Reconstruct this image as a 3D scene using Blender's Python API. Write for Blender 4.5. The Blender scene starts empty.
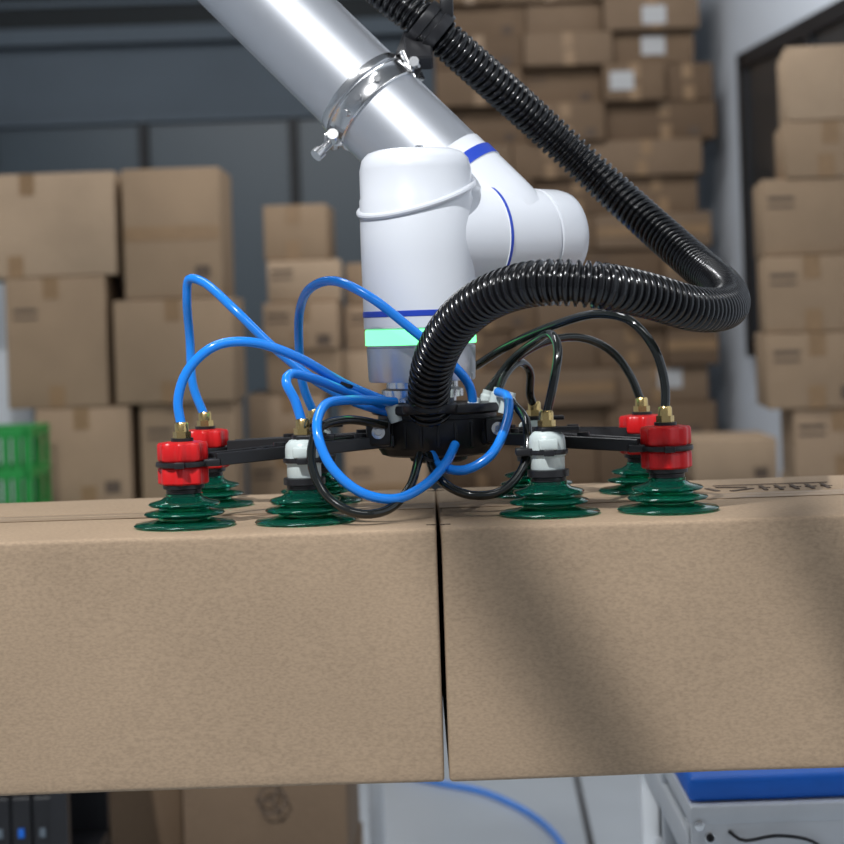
import bpy, bmesh, math, random
from mathutils import Vector, Matrix, noise as mnoise
random.seed(7)
scene = bpy.context.scene
CAMZ = 1.44; F = 2000.0; PX, PY = 422.0, 315.0; ROLL = math.radians(1.9)
cr, sr = math.cos(ROLL), math.sin(ROLL)

def W(u, v, d):
    """survey helper: photo reading + estimated distance -> world metres"""
    du, dv = u-PX, v-PY
    x = du*cr - dv*sr; y = du*sr + dv*cr
    return Vector((x*d/F, d, CAMZ - y*d/F))

# ---------------------------------------------------------------- materials
def mat(name, col, rough=0.5, metal=0.0, trans=0.0, emis=None, estr=0.0, noise=0.0, nscale=30.0,
        bump=0.0, bscale=200.0, coat=0.0, ior=1.45, stretch=(1,1,1), spec=0.5):
    m = bpy.data.materials.new(name); m.use_nodes = True
    nt = m.node_tree; b = nt.nodes['Principled BSDF']
    b.inputs['Base Color'].default_value = (*col, 1)
    b.inputs['Roughness'].default_value = rough
    b.inputs['Metallic'].default_value = metal
    b.inputs['Transmission Weight'].default_value = trans
    b.inputs['Coat Weight'].default_value = coat
    b.inputs['IOR'].default_value = ior
    b.inputs['Specular IOR Level'].default_value = spec
    if emis:
        b.inputs['Emission Color'].default_value = (*emis, 1)
        b.inputs['Emission Strength'].default_value = estr
    if noise or bump:
        tc = nt.nodes.new('ShaderNodeTexCoord'); mp = nt.nodes.new('ShaderNodeMapping')
        mp.inputs['Scale'].default_value = stretch
        nt.links.new(tc.outputs['Object'], mp.inputs['Vector'])
    if noise:
        n = nt.nodes.new('ShaderNodeTexNoise'); n.inputs['Scale'].default_value = nscale
        n.inputs['Detail'].default_value = 6
        nt.links.new(mp.outputs['Vector'], n.inputs['Vector'])
        r = nt.nodes.new('ShaderNodeValToRGB')
        r.color_ramp.elements[0].position = 0.3; r.color_ramp.elements[1].position = 0.7
        r.color_ramp.elements[0].color = (*[c*(1-noise) for c in col], 1)
        r.color_ramp.elements[1].color = (*[min(1, c*(1+noise)) for c in col], 1)
        nt.links.new(n.outputs['Fac'], r.inputs['Fac']); nt.links.new(r.outputs['Color'], b.inputs['Base Color'])
    if bump:
        n2 = nt.nodes.new('ShaderNodeTexNoise'); n2.inputs['Scale'].default_value = bscale
        nt.links.new(mp.outputs['Vector'], n2.inputs['Vector'])
        bp = nt.nodes.new('ShaderNodeBump'); bp.inputs['Strength'].default_value = bump
        bp.inputs['Distance'].default_value = 0.002
        nt.links.new(n2.outputs['Fac'], bp.inputs['Height']); nt.links.new(bp.outputs['Normal'], b.inputs['Normal'])
    return m

def kraft(name, col):
    """kraft cardboard: broad mottling, fine fibre specks and faint corrugation"""
    m = bpy.data.materials.new(name); m.use_nodes = True
    nt = m.node_tree; N = nt.nodes; L = nt.links; b = N['Principled BSDF']
    b.inputs['Roughness'].default_value = 0.75; b.inputs['Specular IOR Level'].default_value = 0.25
    tc = N.new('ShaderNodeTexCoord')
    n1 = N.new('ShaderNodeTexNoise'); n1.inputs['Scale'].default_value = 6; n1.inputs['Detail'].default_value = 5
    n2 = N.new('ShaderNodeTexNoise'); n2.inputs['Scale'].default_value = 520; n2.inputs['Detail'].default_value = 3
    mp = N.new('ShaderNodeMapping'); mp.inputs['Scale'].default_value = (.5, 1, 1)
    L.new(tc.outputs['Object'], n1.inputs['Vector']); L.new(tc.outputs['Object'], mp.inputs['Vector'])
    L.new(mp.outputs['Vector'], n2.inputs['Vector'])
    r1 = N.new('ShaderNodeValToRGB')
    r1.color_ramp.elements[0].position = .3; r1.color_ramp.elements[1].position = .7
    r1.color_ramp.elements[0].color = (*[c*.93 for c in col], 1); r1.color_ramp.elements[1].color = (*[c*1.07 for c in col], 1)
    r2 = N.new('ShaderNodeValToRGB')
    r2.color_ramp.elements[0].position = .32; r2.color_ramp.elements[1].position = .62
    r2.color_ramp.elements[0].color = (.78, .78, .78, 1); r2.color_ramp.elements[1].color = (1, 1, 1, 1)
    mx = N.new('ShaderNodeMixRGB'); mx.blend_type = 'MULTIPLY'; mx.inputs['Fac'].default_value = 0.9
    L.new(n1.outputs['Fac'], r1.inputs['Fac']); L.new(n2.outputs['Fac'], r2.inputs['Fac'])
    L.new(r1.outputs['Color'], mx.inputs['Color1']); L.new(r2.outputs['Color'], mx.inputs['Color2'])
    L.new(mx.outputs['Color'], b.inputs['Base Color'])
    bp = N.new('ShaderNodeBump'); bp.inputs['Strength'].default_value = .12; bp.inputs['Distance'].default_value = .001
    L.new(n2.outputs['Fac'], bp.inputs['Height']); L.new(bp.outputs['Normal'], b.inputs['Normal'])
    return m

M_kraft = kraft('kraft_cardboard', (.405, .292, .193))
M_kraft_edge = kraft('kraft_cut_edge', (.58, .45, .32))
M_kdark = mat('cardboard_gap', (.05, .035, .025), .9, noise=.1)
M_ink = mat('printed_ink', (.10, .07, .05), .8, noise=.1)
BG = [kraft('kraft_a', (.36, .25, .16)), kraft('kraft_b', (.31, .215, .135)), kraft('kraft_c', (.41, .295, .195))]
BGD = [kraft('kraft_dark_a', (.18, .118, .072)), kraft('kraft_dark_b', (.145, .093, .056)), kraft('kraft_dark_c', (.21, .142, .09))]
M_tape = mat('brown_tape', (.25, .155, .08), .3, noise=.08)
M_tape2 = mat('clear_packing_tape', (.38, .275, .185), .28, noise=.04)
M_label = mat('paper_label', (.42, .42, .42), .6, noise=.03)
M_white = mat('robot_white_plastic', (.72, .74, .78), .3, noise=.015, nscale=8, coat=.2)
M_alu = mat('anodised_aluminium', (.62, .64, .68), .36, .78, noise=.02, nscale=12)
M_blue = mat('robot_blue_ring', (.02, .06, .45), .4, noise=.03)
M_ring = mat('status_light_ring', (.05, .3, .12), .4, emis=(.16, 1, .34), estr=2.2)
M_steel = mat('steel', (.72, .72, .72), .2, 1.0, noise=.04)
M_brass = mat('brass', (.72, .52, .22), .25, 1.0, noise=.05)
M_black = mat('black_plastic', (.016, .016, .018), .34, noise=.1)
M_hose = mat('black_hose_plastic', (.005, .005, .006), .17, noise=.1, spec=.65)
M_red = mat('red_plastic', (.64, .012, .014), .32, noise=.05)
M_wfit = mat('white_fitting', (.60, .67, .65), .35, noise=.03)
M_green = mat('green_polyurethane', (.03, .46, .31), .03, trans=.92, noise=.05, ior=1.38, spec=.6)
M_btube = mat('blue_pu_tube', (.015, .25, .88), .2, noise=.03, coat=.3)
M_ktube = mat('black_pu_tube', (.01, .012, .011), .12, noise=.03, coat=.4)
M_wall = mat('white_painted_wall', (.72, .76, .82), .8, noise=.03, nscale=2)
M_part = mat('grey_partition', (.13, .16, .19), .7, noise=.05, nscale=2)
M_glass = mat('dark_window_glass', (.075, .10, .12), .35, noise=.12, nscale=.6)
M_glass2 = mat('black_window_glass', (.02, .024, .028), .3, noise=.12, nscale=.6)
M_head = mat('dark_header', (.022, .026, .028), .7, noise=.1, nscale=2)
M_frame = mat('black_window_frame', (.012, .012, .014), .5, noise=.1)
M_floor = mat('epoxy_floor', (.42, .46, .50), .35, noise=.04, nscale=3)
M_ceil = mat('ceiling_paint', (.25, .26, .27), .9, noise=.03)
M_cab = mat('white_powdercoat', (.66, .69, .72), .4, noise=.02)
M_bpad = mat('blue_pad', (.01, .15, .68), .45, noise=.04)
M_crate = mat('green_crate_plastic', (.01, .24, .04), .45, noise=.05)

# ---------------------------------------------------------------- mesh helpers
class B:
    def __init__(s): s.bm = bmesh.new(); s.mats = []
    def mi(s, m):
        if m not in s.mats: s.mats.append(m)
        return s.mats.index(m)
    def box(s, c, size, m, rot=None, bevel=0.0, seg=2):
        r = bmesh.ops.create_cube(s.bm, size=1.0)
        vs = r['verts']
        bmesh.ops.scale(s.bm, vec=Vector(size), verts=vs)
        if bevel:
            es = list({e for v in vs for e in v.link_edges})
            rr = bmesh.ops.bevel(s.bm, geom=es, offset=bevel, segments=seg, affect='EDGES', profile=.5)
            vs = list({v for f in rr['faces'] for v in f.verts} | {v for v in vs if v.is_valid})
            seen = set(vs); st = list(vs)
            while st:
                v = st.pop()
                for e in v.link_edges:
                    o = e.other_vert(v)
                    if o not in seen: seen.add(o); st.append(o)
            vs = list(seen)
        if rot is not None:
            bmesh.ops.rotate(s.bm, cent=(0, 0, 0), matrix=rot, verts=vs)
        bmesh.ops.translate(s.bm, vec=Vector(c), verts=vs)
        i = s.mi(m)
        for f in {f for v in vs for f in v.link_faces}: f.material_index = i
    def rows(s, rings, m, closed=False, cap=True):
        i = s.mi(m) if not isinstance(m, list) else None
        V = [[s.bm.verts.new(p) for p in r] for r in rings]
        n = len(V[0]); K = len(V)
        rng = range(K if closed else K-1)
        for k in rng:
            a, b = V[k], V[(k+1) % K]
            for j in range(n):
                f = s.bm.faces.new((a[j], a[(j+1) % n], b[(j+1) % n], b[j]))
                f.material_index = i if i is not None else s.mi(m[k])
        if cap and not closed:
            f = s.bm.faces.new(V[0][::-1]); f.material_index = i if i is not None else s.mi(m[0])
            f = s.bm.faces.new(V[-1]); f.material_index = i if i is not None else s.mi(m[-1])
    def lathe(s, prof, origin, m, axis=(0, 0, 1), seg=40, mod=None, sx=1, sy=1):
        a = Vector(axis).normalized()
        q = Vector((0, 0, 1)).rotation_difference(a)
        rings = []
        for (r, z) in prof:
            ring = []
            for j in range(seg):
                t = 2*math.pi*j/seg
                rr = r*(mod(t) if mod else 1)
                ring.append(Vector(origin) + q @ Vector((rr*math.cos(t)*sx, rr*math.sin(t)*sy, z)))
            rings.append(ring)
        s.rows(rings, m)
    def tube(s, pts, r, m, seg=14, step=.006, rf=None, closed=False):
        P = spline(pts, .006 if rf is None else .003, closed)
        if not closed: P = resample(P, step)
        n = len(P)
        T = []
        for i in range(n):
            a = P[(i-1) % n] if (closed or i > 0) else P[i]
            b = P[(i+1) % n] if (closed or i < n-1) else P[i]
            T.append((b-a).normalized())
        nrm = T[0].orthogonal().normalized(); rings = []
        for i in range(n):
            if i:
                nrm = (T[i-1].rotation_difference(T[i]) @ nrm).normalized()
            bn = T[i].cross(nrm).normalized()
            rr = rf(i*step) if rf else r
            rings.append([P[i] + rr*(math.cos(2*math.pi*j/seg)*nrm + math.sin(2*math.pi*j/seg)*bn) for j in range(seg)])
        s.rows(rings, m, closed=closed)
    def beam(s, a, b, w, h, m, bevel=.0):
        a, b = Vector(a), Vector(b); d = b-a
        x = d.normalized(); y = Vector((0, 0, 1)).cross(x).normalized(); z = x.cross(y)
        R = Matrix((x, y, z)).transposed()
        s.box((a+b)/2, (d.length, w, h), m, rot=R, bevel=bevel, seg=1)
    def done(s, name, parent=None, smooth=True, ang=35):
        bmesh.ops.recalc_face_normals(s.bm, faces=s.bm.faces)
        me = bpy.data.meshes.new(name); s.bm.to_mesh(me); s.bm.free()
        for m in s.mats: me.materials.append(m)
        if smooth:
            for p in me.polygons: p.use_smooth = True
            me.set_sharp_from_angle(angle=math.radians(ang))
        o = bpy.data.objects.new(name, me); scene.collection.objects.link(o)
        if parent: o.parent = parent
        return o

def resample(P, step):
    out = [P[0].copy()]; acc = 0
    for i in range(1, len(P)):
        a, b = P[i-1], P[i]; L = (b-a).length
        if L < 1e-9: continue
        t = step-acc
        while t <= L:
            out.append(a.lerp(b, t/L)); t += step
        acc = L-(t-step)
    if (out[-1]-P[-1]).length > step*.3: out.append(P[-1].copy())
    return out

def spline(pts, step, closed=False):
    pts = [Vector(p) for p in pts]; out = []
    n = len(pts)
    rng = range(n) if closed else range(n-1)
    for i in rng:
        if closed: p0, p1, p2, p3 = pts[(i-1) % n], pts[i], pts[(i+1) % n], pts[(i+2) % n]
        else:
            p1, p2 = pts[i], pts[i+1]
            p0 = pts[i-1] if i > 0 else p1*2-p2
            p3 = pts[i+2] if i+2 < n else p2*2-p1
        def tj(t, a, b): return t + max((b-a).length, 1e-5)**.5
        t0 = 0; t1 = tj(t0, p0, p1); t2 = tj(t1, p1, p2); t3 = tj(t2, p2, p3)
        k = max(2, int((p2-p1).length/step))
        for j in range(k):
            t = t1+(t2-t1)*j/k
            A1 = p0*((t1-t)/(t1-t0))+p1*((t-t0)/(t1-t0)); A2 = p1*((t2-t)/(t2-t1))+p2*((t-t1)/(t2-t1)); A3 = p2*((t3-t)/(t3-t2))+p3*((t-t2)/(t3-t2))
            B1 = A1*((t2-t)/(t2-t0))+A2*((t-t0)/(t2-t0)); B2 = A2*((t3-t)/(t3-t1))+A3*((t-t1)/(t3-t1))
            out.append(B1*((t2-t)/(t2-t1))+B2*((t-t1)/(t2-t1)))
    if not closed: out.append(pts[-1])
    return out

def empty(name):
    e = bpy.data.objects.new(name, None); scene.collection.objects.link(e)
    e.empty_display_size = .05
    return e

# ---------------------------------------------------------------- room
def slab(name, c, size, m, rotz=0):
    b = B(); b.box((0, 0, 0), size, m)
    o = b.done(name, smooth=False); o.location = c; o.rotation_euler[2] = rotz
    return o
slab('floor', (-1, 5, -.05), (10, 13.4, .1), M_floor)
slab('ceiling', (-1, 5, 4.25), (10, 13.4, .1), M_ceil)
BW = 11.0
slab('wall_back', (-1, BW+.1, 2.1), (10, .2, 4.2), M_part)
slab('wall_left', (-5.0, 5, 2.1), (.2, 13.4, 4.2), M_wall)
wx = lambda d: 1.43+.086*(10-d)          # right wall runs slightly skewed
wa = math.atan(.086)
mid = 5.4
slab('wall_right', (wx(mid)+.1, mid, 2.1), (.2, 12.2, 4.2), M_wall, rotz=wa)
b = B(); b.beam(Vector((W(582, 785, 6.1).x, 6.6, .002)), Vector((W(588, 844, 5.35).x, 5.0, .002)), .016, .003, M_frame); b.done('floor_joint_trim', smooth=False)

b = B()
y0 = BW-.03
b.box((-2.3, y0, 3.55), (6, .10, 1.16), M_head)
b.box((-2.3, y0-.06, 3.02), (6, .06, .09), M_part)
b.box((-2.3, y0-.05, 3.20), (6, .05, .03), M_part)
for (xa, xb) in ((-4.0, -2.36), (-2.30, -1.52), (-1.46, -.70), (-.64, .4)):
    b.box(((xa+xb)/2, y0+.01, 1.30), (xb-xa, .04, 2.46), M_glass)
for xx in (-2.33, -1.49, -.67):
    b.box((xx, y0-.02, 1.27), (.05, .06, 2.54), M_frame)
b.box((-2.3, y0-.02, 2.56), (6, .08, .04), M_part)
b.done('window_1', smooth=False)

b = B()
def onwall(d, z, off=0): return Vector((wx(d)-off, d, z))
R = Matrix.Rotation(wa, 3, 'Z')
d0, d1 = 6.0, 9.04; zb, zt = 1.21, 2.56; dm = (d0+d1)/2
b.box(onwall(dm, (zb+zt)/2, .02), (.03, d1-d0, zt-zb), M_glass2, rot=R)
b.box(onwall(dm, zt-.03, .03), (.05, d1-d0, .07), M_frame, rot=R)
b.box(onwall(dm, zb+.03, .03), (.05, d1-d0, .07), M_frame, rot=R)
b.box(onwall(d1-.05, (zb+zt)/2, .03), (.05, .10, zt-zb), M_frame, rot=R)
b.box(onwall(d0+.05, (zb+zt)/2, .03), (.05, .10, zt-zb), M_frame, rot=R)
b.box(onwall(dm+.4, (zb+zt)/2, .03), (.05, .07, zt-zb), M_frame, rot=R)
b.done('window_2', smooth=False)

# ---------------------------------------------------------------- background cardboard
def carton(b, x0, x1, z0, z1, y, dep, label=None, m=None, yaw=0.0, tape=True):
    m = m or random.choice(BG)
    g = .004
    R = Matrix.Rotation(yaw, 3, 'Z')
    c = Vector(((x0+x1)/2, y+dep/2, (z0+z1)/2))
    w, h = x1-x0-g, z1-z0-.002
    b.box(c, (w, dep, h), m, rot=R, bevel=.006, seg=2)
    def deco(lx, lz, sx, sz, mm, off=.0015):
        b.box(c + R @ Vector((lx, -dep/2-off, lz)), (sx, .001, sz), mm, rot=R)
    if tape:
        k = random.random()
        if k < .70:
            deco(random.uniform(-.05, .05)*w, h/2-.035, .05, .07, M_tape)
            deco(random.uniform(-.05, .05)*w, -h/2+.035, .05, .07, M_tape)
        elif k < .82:
            deco(0, 0, w*.98, .045, M_tape)
        if random.random() < .4:
            deco(w*.3, -h*.3, .05, .04, M_ink)
        if random.random() < .25:
            deco(-w*.3, h*.25, .08, .012, M_ink); deco(-w*.3, h*.25-.025, .08, .008, M_ink)
    if label: deco(label[0]*w, label[1]*h, label[2], label[3], M_label, .003)

def column(b, d, rects, dep=.4, yaw=0, **k):
    """rects: (u0,u1,v0,v1[,label]) from the top carton downward; carried on to the floor"""
    z = None
    for r in rects:
        vm = (r[2]+r[3])/2; um = (r[0]+r[1])/2
        x0 = W(r[0], vm, d).x; x1 = W(r[1], vm, d).x
        zt = W(um, r[2], d).z if z is None else z
        z_ = W(um, r[3], d).z
        carton(b, x0, x1, z_, zt, d+random.uniform(-.03, .03), dep, label=(r[4] if len(r) > 4 else None), yaw=yaw+random.uniform(-.03, .03), **k)
        z = z_
    n = max(1, round(z/.32)); h = z/n
    for i in range(n):
        carton(b, x0+random.uniform(-.01, .01), x1+random.uniform(-.01, .01), z-h*(i+1), z-h*i, d, dep, **k)

b = B()
column(b, 6.5, [(-70, 118, 174, 278), (8, 110, 278, 408), (36, 132, 408, 508)])
column(b, 6.5, [(123, 222, 168, 299), (115, 235, 299, 403), (139, 235, 403, 508)])
b.done('cardboard_box_stack')
b = B()
column(b, 7.3, [(264, 329, 204, 260), (265, 340, 260, 302), (264, 340, 302, 350), (266, 342, 350, 393), (247, 325, 393, 448)])
column(b, 7.5, [(345, 420, 262, 304), (344, 430, 304, 350), (345, 440, 350, 398), (340, 425, 398, 448)])
b.done('cardboard_box_stack')
b = B()
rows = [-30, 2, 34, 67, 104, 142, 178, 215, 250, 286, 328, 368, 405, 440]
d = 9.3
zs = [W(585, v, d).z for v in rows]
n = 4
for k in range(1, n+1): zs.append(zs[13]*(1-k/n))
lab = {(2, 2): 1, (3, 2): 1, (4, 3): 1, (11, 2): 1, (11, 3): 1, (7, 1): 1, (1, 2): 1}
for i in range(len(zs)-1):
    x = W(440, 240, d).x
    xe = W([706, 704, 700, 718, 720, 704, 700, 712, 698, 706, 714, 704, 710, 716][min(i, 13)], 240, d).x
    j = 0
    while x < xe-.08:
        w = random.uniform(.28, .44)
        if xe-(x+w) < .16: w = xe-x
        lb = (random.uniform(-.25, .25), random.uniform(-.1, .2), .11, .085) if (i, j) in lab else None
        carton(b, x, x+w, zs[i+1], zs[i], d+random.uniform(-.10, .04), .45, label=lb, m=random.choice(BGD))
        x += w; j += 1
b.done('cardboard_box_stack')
b = B()
column(b, 6.1, [(792, 880, 45, 120), (790, 880, 120, 177), (768, 868, 177, 255), (770, 872, 255, 332), (770, 872, 332, 408), (798, 890, 408, 478)], dep=.38, yaw=-.10)
b.done('cardboard_box_stack')
b = B()
column(b, 7.2, [(694, 778, 438, 482), (705, 774, 482, 560)], dep=.42)
b.done('cardboard_box_stack')
b = B()
column(b, 4.0, [(68, 180, 735, 850)], dep=.4, tape=False, m=BGD[0])  # both low stacks: shade from nearby cartons put into the dark kraft
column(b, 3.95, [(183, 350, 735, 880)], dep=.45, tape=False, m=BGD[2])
c = W(272, 800, 3.92)
for k in range(6):
    a = k*math.pi/3
    b.beam(c+Vector((.03*math.cos(a), 0, .03*math.sin(a))), c+Vector((.03*math.cos(a+math.pi/3), 0, .03*math.sin(a+math.pi/3))), .002, .005, M_ink)
    if k % 2: b.beam(c, c+Vector((.03*math.cos(a), 0, .03*math.sin(a))), .002, .005, M_ink)
b.done('cardboard_box_stack')

# green crates, far left
b = B()
x0 = W(-60, 465, 6.0).x; x1 = W(28, 465, 6.0).x
zt = W(20, 427, 6.0).z; n = 4; h = zt/n
for k in range(n):
    zc = zt-h*(k+.5)
    for yy in (6.02, 6.3):
        for q in (-.44, 0, .44): b.box(((x0+x1)/2, yy, zc+q*h*.98), (x1-x0, .02, h*.10), M_crate, bevel=.003)
        for j in range(9):
            b.box((x0+(x1-x0)*j/8, yy, zc), (.016, .018, h*.96), M_crate)
    for xx in (x0, x1):
        for q in (-.44, 0, .44): b.box((xx, 6.16, zc+q*h*.98), (.02, .3, h*.10), M_crate)
        b.box((xx, 6.16, zc), (.018, .03, h*.96), M_crate)
    b.box(((x0+x1)/2, 6.16, zc-h*.45), (x1-x0, .28, .01), M_crate)
b.done('plastic_crate', smooth=False)

b = B()
xr = W(9, 340, 7.2).x; zt = W(4, 283, 7.2).z
b.box((xr-.25, 7.4, zt/2), (.5, .4, zt), M_cab, bevel=.01)  # added cabinet shape, white to stand in for bright window light
b.box((xr-.25, 7.195, zt/2+.02), (.006, .008, zt-.1), M_frame)
b.box((xr-.22, 7.18, zt/2+.1), (.012, .03, .14), M_steel)
b.done('window_light_cabinet')

# black trolley at lower left
b = B()
pa, pb = W(-60, 800, 3.3).x, W(60, 800, 3.3).x
TT = .80
for xx in (pa, pb):
    for yy in (3.3, 3.7): b.box((xx, yy, TT/2), (.028, .028, TT), M_black)
for zz in (.12, .50, TT):
    b.box(((pa+pb)/2, 3.5, zz), (pb-pa+.028, .43, .022), M_black)
b.box(((pa+pb)/2, 3.69, .62), (pb-pa, .01, .3), M_black)
for k, xx in enumerate((.46, .64, .82)):
    b.box((pa+(pb-pa)*xx, 3.40, .585), (.034, .14, .15), M_black, bevel=.004)
    b.box((pa+(pb-pa)*xx, 3.328, .60), (.010, .006, .015), M_bpad if k == 1 else M_part, bevel=.001)
b.done('tool_trolley', smooth=False)

b = B()
p = W(376, 800, 4.6)
b.box((p.x, 4.6, .34), (.035, .035, .68), M_cab, bevel=.004)
b.box((p.x, 4.6, .004), (.10, .10, .008), M_cab, bevel=.002)
b.lathe([(.0005, 0), (.012, 0), (.012, .01), (.0005, .012)], (p.x, 4.6, .68), M_steel, seg=12)
b.done('safety_post')

# ---------------------------------------------------------------- machine cabinet lower right
mc = empty('machine_cabinet')
b = B()
Y0 = 2.36; cn = W(690, 807, Y0); X0, ZT = cn.x, cn.z
b.box((X0+.40, Y0+.01, ZT/2-.01), (.80, .02, ZT-.02), M_cab, bevel=.003)
b.box((X0+.40, Y0+.30, ZT-.012), (.80, .60, .024), M_cab, bevel=.004)
for (yy, ww) in ((.03, .05), (.30, .02), (.57, .05)):
    b.box((X0+.012, Y0+yy, ZT/2-.01), (.024, ww, ZT-.03), M_cab, bevel=.003)
b.box((X0+.02, Y0+.30, ZT*.40), (.01, .56, ZT*.78), M_cab)
b.box((X0+.012, Y0+.30, ZT-.06), (.026, .56, .04), M_cab, bevel=.003)
b.box((X0+.79, Y0+.30, ZT/2-.01), (.02, .58, ZT-.03), M_cab)
b.box((X0+.40, Y0+.59, ZT/2-.01), (.78, .02, ZT-.03), M_cab)
b.box((X0+.40, Y0-.002, ZT-.10), (.60, .004, .002), M_frame)
b.done('body', mc)
b = B()
b.box((X0+.396, Y0+.185, ZT+.016), (.79, .34, .030), M_bpad, bevel=.008, seg=3)
b.done('blue_pad', mc)
b = B()
for (dx, dz) in ((.010, -.022), (.022, -.036), (.24, -.03)):
    b.lathe([(.0005, 0), (.006, 0), (.006, .003), (.003, .004), (.0005, .004)], (X0+dx, Y0, ZT+dz), M_steel, axis=(0, -1, 0), seg=14)
b.lathe([(.0005, 0), (.005, 0), (.005, .002), (.003, .003), (.0005, .001)], (X0+.022, Y0-.004, ZT-.036), M_frame, axis=(0, -1, 0), seg=18)
b.tube([Vector((X0+.045, Y0-.001, ZT-.030)), Vector((X0+.058, Y0-.012, ZT-.038)), Vector((X0+.10, Y0-.012, ZT-.034)), Vector((X0+.14, Y0-.01, ZT-.042)), Vector((X0+.16, Y0+.0, ZT-.06))], .0022, M_black, step=.008, seg=8)
b.done('fasteners', mc)

b = B()
fl = []
for (u, v) in ((395, 772), (440, 783), (480, 791), (520, 808), (545, 825), (562, 845), (570, 870)):
    x = (u-PX)*cr-(v-PY)*sr; y = (u-PX)*sr+(v-PY)*cr
    dd = (CAMZ-.010)*F/y
    fl.append(Vector((x*dd/F, dd, .010)))
b.tube(fl, .008, M_btube, step=.03, seg=10)
b.done('floor_air_hose')

# ---------------------------------------------------------------- the two lifted cartons
BT = 1.250; BH = .226; YF = 1.78; YB = 2.19
def big_carton(x0, x1, yaw, seed=0, marks=False, dz=0.0):
    b = B()
    cx, cy = (x0+x1)/2, (YF+YB)/2; w = x1-x0; dp = YB-YF
    b.box((0, 0, -BH/2), (w, dp, BH), M_kraft, bevel=.0038, seg=3)
    bmesh.ops.subdivide_edges(b.bm, edges=[e for e in b.bm.edges if e.calc_length() > .1], cuts=23, use_grid_fill=True)
    for v in b.bm.verts:
        p = v.co*7+Vector((seed*9, 0, 0))
        nz = mnoise.noise_vector(p)
        v.co += Vector((0, nz.y*.0018, nz.z*.0014 if v.co.z < -.02 else min(0, nz.z)*.001))
    b.box((0, .004, .0003), (w-.012, .0022, .0008), M_kdark)
    b.box((0, .0015, .0004), (w-.012, .0022, .0012), M_kraft_edge)
    b.box((0, -.0, .0007), (w-.002, .05, .0004), M_tape2)
    for sgn in (-1, 1):
        for q in (-1, 1): b.box((sgn*(w/2-.004), q*(dp/2-.03), .0002), (.010, .0014, .0008), M_kdark)
    if marks:
        def st(xa, ya, xb, yb, wd=.003): b.beam(Vector((xa-cx, ya-cy, .0006)), Vector((xb-cx, yb-cy, .0006)), wd, .0006, M_ink)
        gx, gy = .31, 2.06
        for k in range(3):
            a = k*2.094+.5; a2 = a+1.5
            st(gx+.024*math.cos(a), gy+.024*math.sin(a), gx+.024*math.cos(a2), gy+.024*math.sin(a2), .006)
        for k in range(5):
            xx = .345+k*.016
            st(xx, 2.035, xx+.002, 2.085, .004); st(xx-.004, 2.06, xx+.008, 2.06, .003)
        st(.30, 2.10, .42, 2.10, .003)
        for k in range(4):
            xx = .05+k*.014
            st(xx, 2.04, xx+.004, 2.075, .0035); st(xx, 2.055, xx+.01, 2.055, .003)
        st(.04, 2.09, .11, 2.09, .003)
    o = b.done('cardboard_box', ang=60); o.location = (cx, cy, BT+dz); o.rotation_euler = (0, 0, yaw)
    return o
big_carton(-.60, .0074, math.radians(-.30), 1)
big_carton(.0095, .62, math.radians(.35), 2, marks=True)

# ---------------------------------------------------------------- robot arm
rb = empty('robot_arm')
wc = Vector((-.002, 2.0, 0))
R0 = .0565
prof = [(.0, 1.354), (.034, 1.354), (.034, 1.358), (.041, 1.3585), (.041, 1.366), (.036, 1.368), (.036, 1.374), (.0525, 1.3745), (.0535, 1.377),
        (.0545, 1.408), (.0535, 1.409), (.0535, 1.4105), (.0555, 1.411), (.0555, 1.4255), (.0545, 1.4265), (R0, 1.428), (R0, 1.439), (R0+.0006, 1.4395),
        (R0+.0006, 1.4445), (R0, 1.445), (R0+.0005, 1.50), (R0+.0005, 1.556), (R0-.0005, 1.5575), (R0-.0005, 1.585), (R0-.003, 1.5955), (R0-.009, 1.602), (R0-.018, 1.605), (.012, 1.606), (.0, 1.606)]
b = B()
ms = []
for k in range(len(prof)):
    z = prof[k][1]
    if z < 1.374: ms.append(M_steel)
    elif z < 1.4085: ms.append(M_alu)
    elif 1.4105 < z < 1.426: ms.append(M_ring)
    elif 1.4389 < z < 1.4446: ms.append(M_blue)
    else: ms.append(M_white)
b.lathe([(max(r, .0004), z) for r, z in prof], wc, ms, seg=72)
b.done('wrist_module', rb)
b = B()
pts = []
for k in range(40):
    t = 2*math.pi*k/40
    pts.append(wc+Vector(((R0+.0008)*math.cos(t), (R0+.0008)*math.sin(t), 1.5575+.0135*math.cos(t)+.014*math.sin(t))))
b.tube(pts, .0032, M_white, step=.01, closed=True, seg=10)
b.lathe([(.001, 0), (.004, 0), (.004, .003), (.001, .003)], wc+Vector((.005, -.03, 1.604)), M_steel, seg=12)
b.done('cap_gasket', rb)
th = math.radians(35); ax = Vector((math.cos(th), math.sin(th), 0))
jo = Vector((0, 2.0, 1.5175))
b = B()
pj = [(.02, 0), (.050, .0), (.0525, .03), (.0535, .0735), (.0545, .074), (.0545, .0775), (.0535, .078), (.0525, .118), (.0500, .142), (.0478, .1425), (.0478, .1455), (.0500, .146),
      (.0492, .172), (.0475, .180), (.044, .1835), (.02, .185), (.001, .185)]
ms = [M_blue if .0735 < z < .0776 else M_white for r, z in pj]
b.lathe(pj, jo, ms, axis=ax, seg=64)
b.done('wrist_joint', rb)
J = jo+ax*.112
E = W(-40, -300, 2.28)
fa = (E-J).normalized(); Lf = (E-J).length
b = B()
pf = [(.02, -.03), (.045, -.02), (.0535, .0), (.0545, .03), (.0545, .070), (.0555, .0705), (.0555, .084), (.0545, .0845), (.0535, .09), (.0535, .10), (.0525, .1005), (.0525, Lf-.05), (.056, Lf-.045), (.056, Lf+.0), (.02, Lf+.02)]
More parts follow.
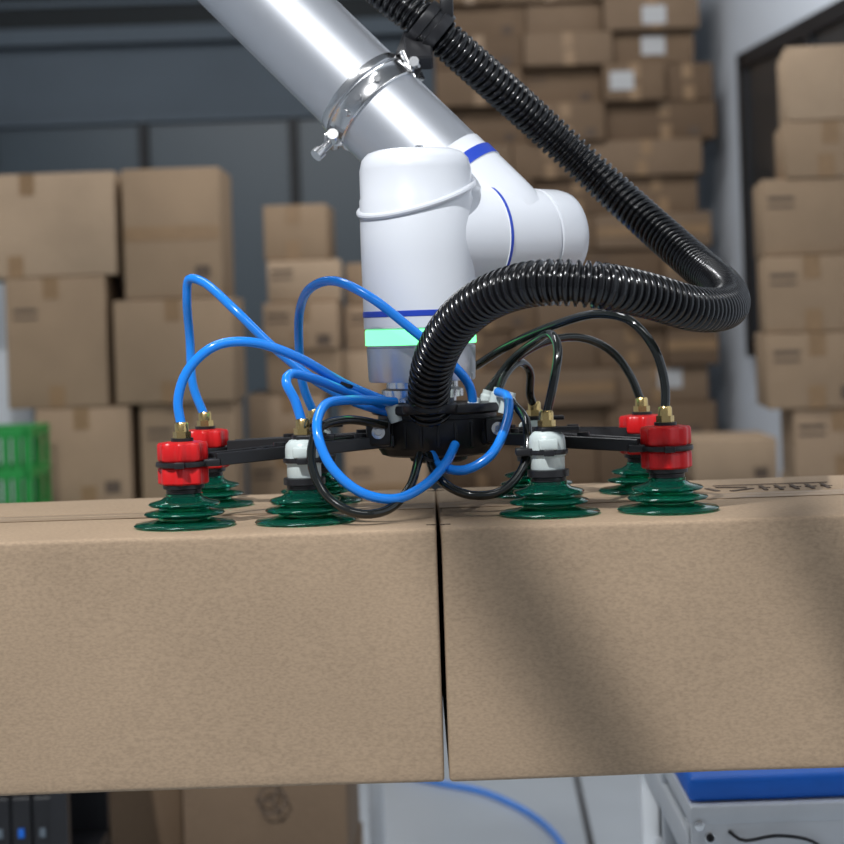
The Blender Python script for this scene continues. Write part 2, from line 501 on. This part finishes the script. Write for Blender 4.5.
ms = [M_blue if .0701 < z < .0841 else (M_alu if .10 <= z < Lf-.05 else M_white) for r, z in pf]
b.lathe(pf, J, ms, axis=fa, seg=64)
b.done('forearm_tube', rb)
b = B()
b.lathe([(.001, -.09), (.055, -.088), (.066, -.078), (.068, -.04), (.068, .07), (.06, .085), (.001, .088)], E, M_white, axis=ax, seg=48)
b.lathe([(.001, -.13), (.060, -.128), (.066, -.118), (.066, -.02), (.001, -.018)], E, M_blue, axis=-ax, seg=48)
b.done('elbow_joint', rb)

sC = (W(385, 109, 2.14)-J).length
C = J+fa*sC
b = B()
b.lathe([(.0528, -.011), (.0545, -.011), (.0552, -.0095), (.0545, -.008), (.0545, .008), (.0552, .0095), (.0545, .011), (.0528, .011)], C, M_steel, axis=fa, seg=64)
b.lathe([(.0528, .0135), (.0545, .0135), (.0550, .015), (.0545, .022), (.0528, .022)], C, M_steel, axis=fa, seg=64)
cam = Vector((0, 0, CAMZ))
side = fa.cross((C-cam).normalized()).normalized()
low = side if side.z < 0 else -side
back = fa.cross(low).normalized()
if back.y > 0: back = -back
nL = (low*.96+back*.28).normalized()
tq = nL.cross(fa).normalized()
p0 = C+nL*.058
b.lathe([(.001, -.016), (.006, -.016), (.007, -.012), (.007, .012), (.005, .016), (.001, .016)], p0, M_steel, axis=tq, seg=16)
b.lathe([(.001, .0), (.0045, .0), (.0045, .018), (.007, .018), (.007, .026), (.001, .026)], p0+nL*.002, M_steel, axis=(nL*.8+tq*-.2-fa*.1), seg=12)
b.box(p0, (.02, .012, .014), M_steel, bevel=.002)
for q in (-.4, .1, .5):
    n2 = (back*math.cos(q)+low*math.sin(q)).normalized()
    b.lathe([(.001, 0), (.004, 0), (.004, .003), (.001, .003)], C+n2*.0542, M_steel, axis=n2, seg=10)
b.done('band_clamp', rb)
up = -low
hc = W(430, 28, 2.13)
b = B()
u0 = C+up*.052+fa*-.004
b.beam(u0-fa*.012, u0+up*.012+fa*.02, .022, .006, M_steel, bevel=.001)
b.beam(u0+up*.012, hc-up*.018, .030, .020, M_black, bevel=.002)
b.beam(u0+up*.006+fa*.02, hc-up*.018+fa*.012, .014, .010, M_black, bevel=.002)
b.lathe([(.001, -.006), (.0055, -.006), (.0055, .006), (.001, .006)], u0+up*.010+back*.012, M_steel, axis=back, seg=12)
b.done('clamp_bracket', rb)

# ---------------------------------------------------------------- corrugated hose
hs = empty('corrugated_hose')
hp = [W(300, -95, 2.20), W(345, -45, 2.17), W(385, -8, 2.14), W(430, 27, 2.13), W(475, 66, 2.15), W(532, 117, 2.19), W(590, 170, 2.20), W(648, 222, 2.17), W(696, 264, 2.10), W(724, 289, 2.00),
      W(726, 307, 1.90), W(695, 309, 1.82), W(645, 295, 1.77), W(595, 285, 1.74), W(540, 283, 1.75), W(492, 296, 1.79), W(455, 324, 1.84), W(434, 362, 1.89), W(429, 395, 1.92), W(430, 412, 1.935)]
pitch = .0080; ro = .0208; ri = .0162
def cor(L):
    p = (L % pitch)/pitch
    s = min(1, max(0, .5+.8*math.sin(2*math.pi*p)))
    return ri+(ro-ri)*s
b = B(); b.tube(hp, ro, M_hose, seg=28, step=pitch/10, rf=cor); b.done('hose', hs, ang=75)
ht = (W(475, 66, 2.15)-W(385, -8, 2.14)).normalized()
b = B()
b.lathe([(.0205, -.015), (.0255, -.015), (.0262, -.013), (.0262, -.004), (.0240, -.003), (.0240, .003), (.0262, .004), (.0262, .013), (.0255, .015), (.0205, .015)], hc, M_black, axis=ht, seg=40)
hn = ht.cross(back).normalized()
b.box(hc+hn*.028, (.014, .024, .024), M_black, bevel=.002)
b.box(hc-hn*.028, (.014, .024, .024), M_black, bevel=.002)
b.done('hose_clip', hs)

# ---------------------------------------------------------------- vacuum gripper
gp = empty('vacuum_gripper')
HX, HY = .012, 1.985
b = B()
def oval(prof, m, sx=1.0, sy=.82, **k): b.lathe([(max(r, .0005), z) for r, z in prof], (HX, HY, 0), m, seg=72, sx=sx, sy=sy, **k)
oval([(0, 1.301), (.050, 1.301), (.056, 1.303), (.059, 1.308), (.0605, 1.310), (.0605, 1.337), (.059, 1.338), (.059, 1.342), (.064, 1.343), (.0655, 1.3445), (.0655, 1.349), (.064, 1.352), (.040, 1.353), (0, 1.353)], M_black)
oval([(0, 1.294), (.024, 1.294), (.028, 1.296), (.030, 1.303), (0, 1.304)], M_black)
for sx in (-1, 1):
    b.box((HX+sx*.058, HY-.024, 1.326), (.024, .05, .024), M_black, bevel=.003)
    b.lathe([(.001, 0), (.0065, 0), (.0065, .003), (.0035, .0035), (.003, .001), (.001, .001)], (HX+sx*.058, HY-.0495, 1.328), M_steel, axis=(0, -1, 0), seg=16)
for k in range(-3, 4):
    t = math.radians(-90+k*16)
    p = Vector((HX+.0605*math.cos(t), HY+.82*.0605*math.sin(t), 1.323))
    b.box(p, (.003, .003, .024), M_black, rot=Matrix.Rotation(t, 3, 'Z'), bevel=.0006)
b.lathe([(.001, 0), (.026, 0), (.027, .002), (.027, .008), (.0235, .010), (.0235, .014), (.001, .014)], (W(430, 412, 1.935).x, 1.935, 1.345), M_black, seg=40)
for (u, v, d) in ((393, 410, 1.95), (405, 408, 2.02), (473, 407, 1.96), (486, 400, 2.0), (497, 398, 1.97), (508, 402, 1.95)):
    p = W(u, v, d)
    b.lathe([(.001, -.012), (.007, -.012), (.007, .004), (.0055, .006), (.0055, .010), (.001, .010)], p, M_wfit, axis=(.3 if u > 440 else -.3, 0, 1), seg=16)
b.done('hub', gp)

cups = []
for X in (-.229, -.116, .112, .223):
    for Y in (1.87, 2.07): cups.append((X+.001, Y))
b = B()
ZA = 1.3125
for sx in (-1, 1):
    for (Yr, y0) in ((1.87, 1.965), (2.07, 2.01)):
        sgn = -1 if Yr < 2 else 1
        a = Vector((HX+sx*.052, y0, ZA+.006)); e = Vector((.001+sx*.202, Yr-sgn*.004, ZA-.001))
        dr = (e-a).normalized(); n = Vector((-dr.y, dr.x, 0))
        w0, w1 = .017, .010
        for s in (-1, 1):
            b.beam(a+n*w0*s, e+n*w1*s, .004, .012, M_black, bevel=.0008)
        K = 6
        for k in range(K):
            s = 1 if k % 2 else -1
            f0, f1 = k/K, (k+1)/K
            b.beam(a.lerp(e, f0)+n*s*(w0+(w1-w0)*f0), a.lerp(e, f1)-n*s*(w0+(w1-w0)*f1), .003, .010, M_black)
        for f in (.15, .62):
            p = a.lerp(e, f)
            b.beam(p-n*.014, p+n*.014, .012, .006, M_black, bevel=.001)
            b.lathe([(.001, 0), (.006, 0), (.006, .005), (.001, .005)], p+Vector((0, 0, .004)), M_black, seg=12)
    b.box((.001+sx*.112, 1.97, ZA-.001), (.014, .20, .006), M_black, bevel=.0015)
    b.box((.001+sx*.099, 1.97, ZA+.002), (.004, .15, .009), M_black, bevel=.001)
    b.box((.001+sx*.125, 1.97, ZA+.002), (.004, .15, .009), M_black, bevel=.001)
for (X, Y) in cups:
    r = .0250 if abs(X) > .2 else .0190
    b.lathe([(r-.004, -.0022), (r, -.0022), (r+.0006, 0), (r, .0022), (r-.004, .0022)], (X, Y, 1.3085), M_black, seg=36)
    s = 1 if X > 0 else -1
    b.box((X-s*(r+.003), Y, 1.309), (.016, .020, .007), M_black, bevel=.0015)
    b.box((X, Y-(r+.002), 1.3085), (.010, .008, .006), M_black, bevel=.001)
b.done('arms', gp)

for i, (X, Y) in enumerate(cups):
    b = B()
    z0 = BT+.0008
    # thin-walled bellows: outer skin up, inner skin back down
    outer = [(.0468, .0), (.0475, .0012), (.0455, .0030), (.034, .0045), (.025, .0065), (.025, .0080), (.0365, .0100), (.0378, .0115), (.0365, .0130), (.024, .0155), (.0235, .0170), (.0325, .0190), (.0335, .0205), (.032, .0220), (.022, .0245), (.0175, .0275), (.0175, .030)]
    inner = [(.0120, .030), (.0120, .0268), (.0185, .0232), (.0290, .0208), (.0300, .0203), (.0195, .0172), (.0200, .0150), (.0330, .0122), (.0340, .0113), (.0210, .0080), (.0210, .0058), (.033, .0028), (.0440, .0008)]
    full = outer+inner
    rings = [[Vector((X+r*math.cos(2*math.pi*j/56), Y+r*math.sin(2*math.pi*j/56), z0+z)) for j in range(56)] for r, z in full]
    b.rows(rings, M_green, closed=True)
    b.done('suction_cup_%d' % (i+1), gp, ang=50)
    b = B()
    b.lathe([(.001, .022), (.0115, .022), (.0115, .0302), (.0165, .0305), (.0165, .034), (.0195, .035), (.0195, .041), (.014, .042), (.001, .042)], (X, Y, z0), M_black, seg=32)
    if abs(X) > .2:
        mod = lambda t: 1+.075*max(-.6, math.cos(8*t))
        b.lathe([(.001, 1.2895), (.0205, 1.2895), (.0222, 1.291), (.0222, 1.304), (.0212, 1.3055), (.001, 1.3055)], (X, Y, 0), M_red, seg=96, mod=mod)
        b.lathe([(.001, 1.304), (.0195, 1.304), (.0195, 1.313), (.001, 1.313)], (X, Y, 0), M_red, seg=40)
        b.lathe([(.001, 1.3115), (.0212, 1.3115), (.0222, 1.313), (.0222, 1.3265), (.0208, 1.3285), (.013, 1.3295), (.001, 1.3295)], (X, Y, 0), M_red, seg=96, mod=mod)
        zt = 1.3295
    else:
        b.lathe([(.001, 1.290), (.0145, 1.290), (.016, 1.293), (.016, 1.304), (.0172, 1.305), (.0172, 1.318), (.0165, 1.323), (.013, 1.327), (.010, 1.328), (.001, 1.328)], (X, Y, 0), M_wfit, seg=36)
        b.box((X, Y-.013, 1.316), (.018, .014, .010), M_wfit, bevel=.002)
        b.box((X+.012, Y-.004, 1.3295), (.036, .014, .0045), M_black, bevel=.0015)
        zt = 1.329
    b.lathe([(.001, zt-.001), (.0105, zt-.001), (.0105, zt+.003), (.001, zt+.003)], (X, Y, 0), M_black, seg=24)
    b.lathe([(.001, zt+.002), (.0085, zt+.002), (.0085, zt+.009), (.001, zt+.009)], (X, Y, 0), M_brass, seg=6)
    b.lathe([(.001, zt+.008), (.0068, zt+.008), (.0068, zt+.016), (.0055, zt+.018), (.001, zt+.018)], (X, Y, 0), M_brass, seg=20)
    b.done('fitting_%d' % (i+1), gp)
def top(X, Y): return Vector((X+.001, Y, 1.342))

def tubes(name, lst, m, r=.0047):
    b = B()
    for l in lst:
        P = [p if isinstance(p, Vector) else W(*p) for p in l]
        b.tube(P, r, m, seg=14, step=.004)
    b.done(name, gp)
FY, RY = 1.87, 2.07
tubes('blue_air_tubes', [
    [top(-.229, FY), (178, 400, FY), (188, 370, FY), (215, 346, 1.87), (250, 342, 1.88), (295, 356, 1.90), (345, 384, 1.93), (392, 404, 1.95)],
    [top(-.229, RY), (193, 385, RY), (190, 340, RY), (187, 300, 2.05), (189, 279, 2.04), (203, 282, 2.03), (235, 310, 2.0), (272, 346, 1.99), (315, 380, 1.98), (355, 402, 1.97), (392, 413, 1.95)],
    [top(-.116, RY), (303, 385, 2.06), (299, 345, 2.05), (300, 310, 2.02), (312, 287, 1.97), (335, 281, 1.94), (370, 297, 1.92), (410, 328, 1.92), (450, 362, 1.93), (469, 385, 1.95), (474, 406, 1.96)],
    [top(-.116, FY), (294, 398, FY), (286, 383, FY), (290, 374, 1.88), (312, 378, 1.90), (350, 393, 1.93), (395, 408, 1.96)],
    [(395, 402, 1.95), (350, 400, 1.90), (325, 405, 1.87), (317, 430, 1.84), (330, 465, 1.83), (360, 492, 1.83), (395, 499, 1.84), (425, 485, 1.86), (445, 464, 1.89), (455, 445, 1.93)],
    [(432, 455, 1.93), (440, 466, 1.90), (465, 470, 1.88), (490, 456, 1.88), (506, 425, 1.90), (508, 398, 1.93), (498, 392, 1.96)],
], M_btube)
tubes('black_air_tubes', [
    [top(.223, FY), (665, 385, FY), (655, 350, 1.87), (632, 322, 1.88), (598, 314, 1.91), (555, 325, 1.95), (510, 345, 2.0), (476, 366, 2.05)],
    [top(.223, RY), (630, 375, RY), (612, 352, 2.07), (582, 338, 2.06), (545, 342, 2.04), (512, 362, 2.02), (487, 392, 2.0)],
    [top(.112, RY), (530, 395, 2.06), (530, 372, 2.05), (520, 362, 2.03), (505, 375, 2.0), (497, 395, 1.98)],
    [top(.112, FY), (553, 385, FY), (558, 350, 1.88), (552, 335, 1.90), (535, 342, 1.95), (508, 365, 2.0), (488, 395, 2.0)],
    [(385, 425, 1.93), (345, 420, 1.88), (318, 430, 1.85), (311, 460, 1.84), (325, 494, 1.83), (355, 513, 1.82), (385, 511, 1.83), (408, 490, 1.86), (420, 455, 1.91)],
    [(428, 455, 1.92), (440, 480, 1.88), (470, 495, 1.86), (502, 491, 1.86), (524, 465, 1.87), (527, 425, 1.89), (512, 402, 1.94)],
], M_ktube, .0043)
b = B()
for (u, v, d) in ((430, 460, 1.91), (318, 432, 1.845), (345, 384, 1.93)):
    b.lathe([(.006, -.0015), (.0085, -.0015), (.0085, .0015), (.006, .0015)], W(u, v, d), M_black, axis=(.4, 0, 1), seg=16)
b.done('cable_ties', gp)

# ---------------------------------------------------------------- lights
def area(name, loc, target, sx, sy, power, col=(1, 1, 1)):
    l = bpy.data.lights.new(name, 'AREA'); l.shape = 'RECTANGLE'; l.size = sx; l.size_y = sy
    l.energy = power; l.color = col
    o = bpy.data.objects.new(name, l); scene.collection.objects.link(o)
    o.location = loc
    o.rotation_euler = (Vector(target)-Vector(loc)).to_track_quat('-Z', 'Y').to_euler()
    return o
cool = (.97, .985, 1.0)
KL = Vector((-1.0, -.2, 3.9))
area('key_ceiling_light', KL, (.1, 1.9, 1.3), .07, .07, 122, cool)
area('ceiling_light_front', (.9, -.4, 3.9), (.1, 2.0, 1.2), 1.6, .6, 17, cool)
area('ceiling_light_over_cell', (-.6, 2.6, 4.1), (-.2, 2.3, 1.2), 1.6, .5, 28, cool)
area('ceiling_light_left_aisle', (-1.6, 4.4, 4.1), (-1.2, 6.8, 1.2), 2.0, .6, 60, cool)
area('ceiling_light_right_aisle', (.4, 6.4, 4.1), (1.5, 7.8, 1.6), 1.2, .4, 62, cool)
wd = bpy.data.worlds.new('world'); scene.world = wd; wd.use_nodes = True
wd.node_tree.nodes['Background'].inputs['Color'].default_value = (.80, .88, 1, 1)
wd.node_tree.nodes['Background'].inputs['Strength'].default_value = .26

# added diagonal bars above the view, placed only to throw the slanting shadows
b = B()
def shadow_bar(p1, p2, wd, t=.5):
    q1 = KL.lerp(p1, t); q2 = KL.lerp(p2, t); dr = (q2-q1).normalized()
    a = q1-dr*((4.2-q1.z)/-dr.z) ; e = q2+dr*.12
    b.beam(a, e, wd, wd, M_cab, bevel=.003)
    return a, e
a1, e1 = shadow_bar(W(490, 545, YF), W(622, 775, YF), .036)
a2, e2 = shadow_bar(W(805, 520, YF), W(875, 660, YF), .030)
b.beam(e1.lerp(a1, .55), e2.lerp(a2, .55), .02, .02, M_cab)
b.done('shadow_caster_bars')

# ---------------------------------------------------------------- camera
cd = bpy.data.cameras.new('camera'); co = bpy.data.objects.new('camera', cd); scene.collection.objects.link(co)
cd.sensor_width = 36; cd.sensor_fit = 'HORIZONTAL'; cd.lens = 36*F/844
cd.shift_y = -(422-PY)/844
co.matrix_world = Matrix.Translation((0, 0, CAMZ)) @ Matrix.Rotation(math.pi/2, 4, 'X') @ Matrix.Rotation(-ROLL, 4, 'Z')
cd.dof.use_dof = True; cd.dof.focus_distance = 1.90; cd.dof.aperture_fstop = 7
cd.clip_end = 60
scene.camera = co
scene.view_settings.view_transform = 'Standard'
scene.view_settings.look = 'None'
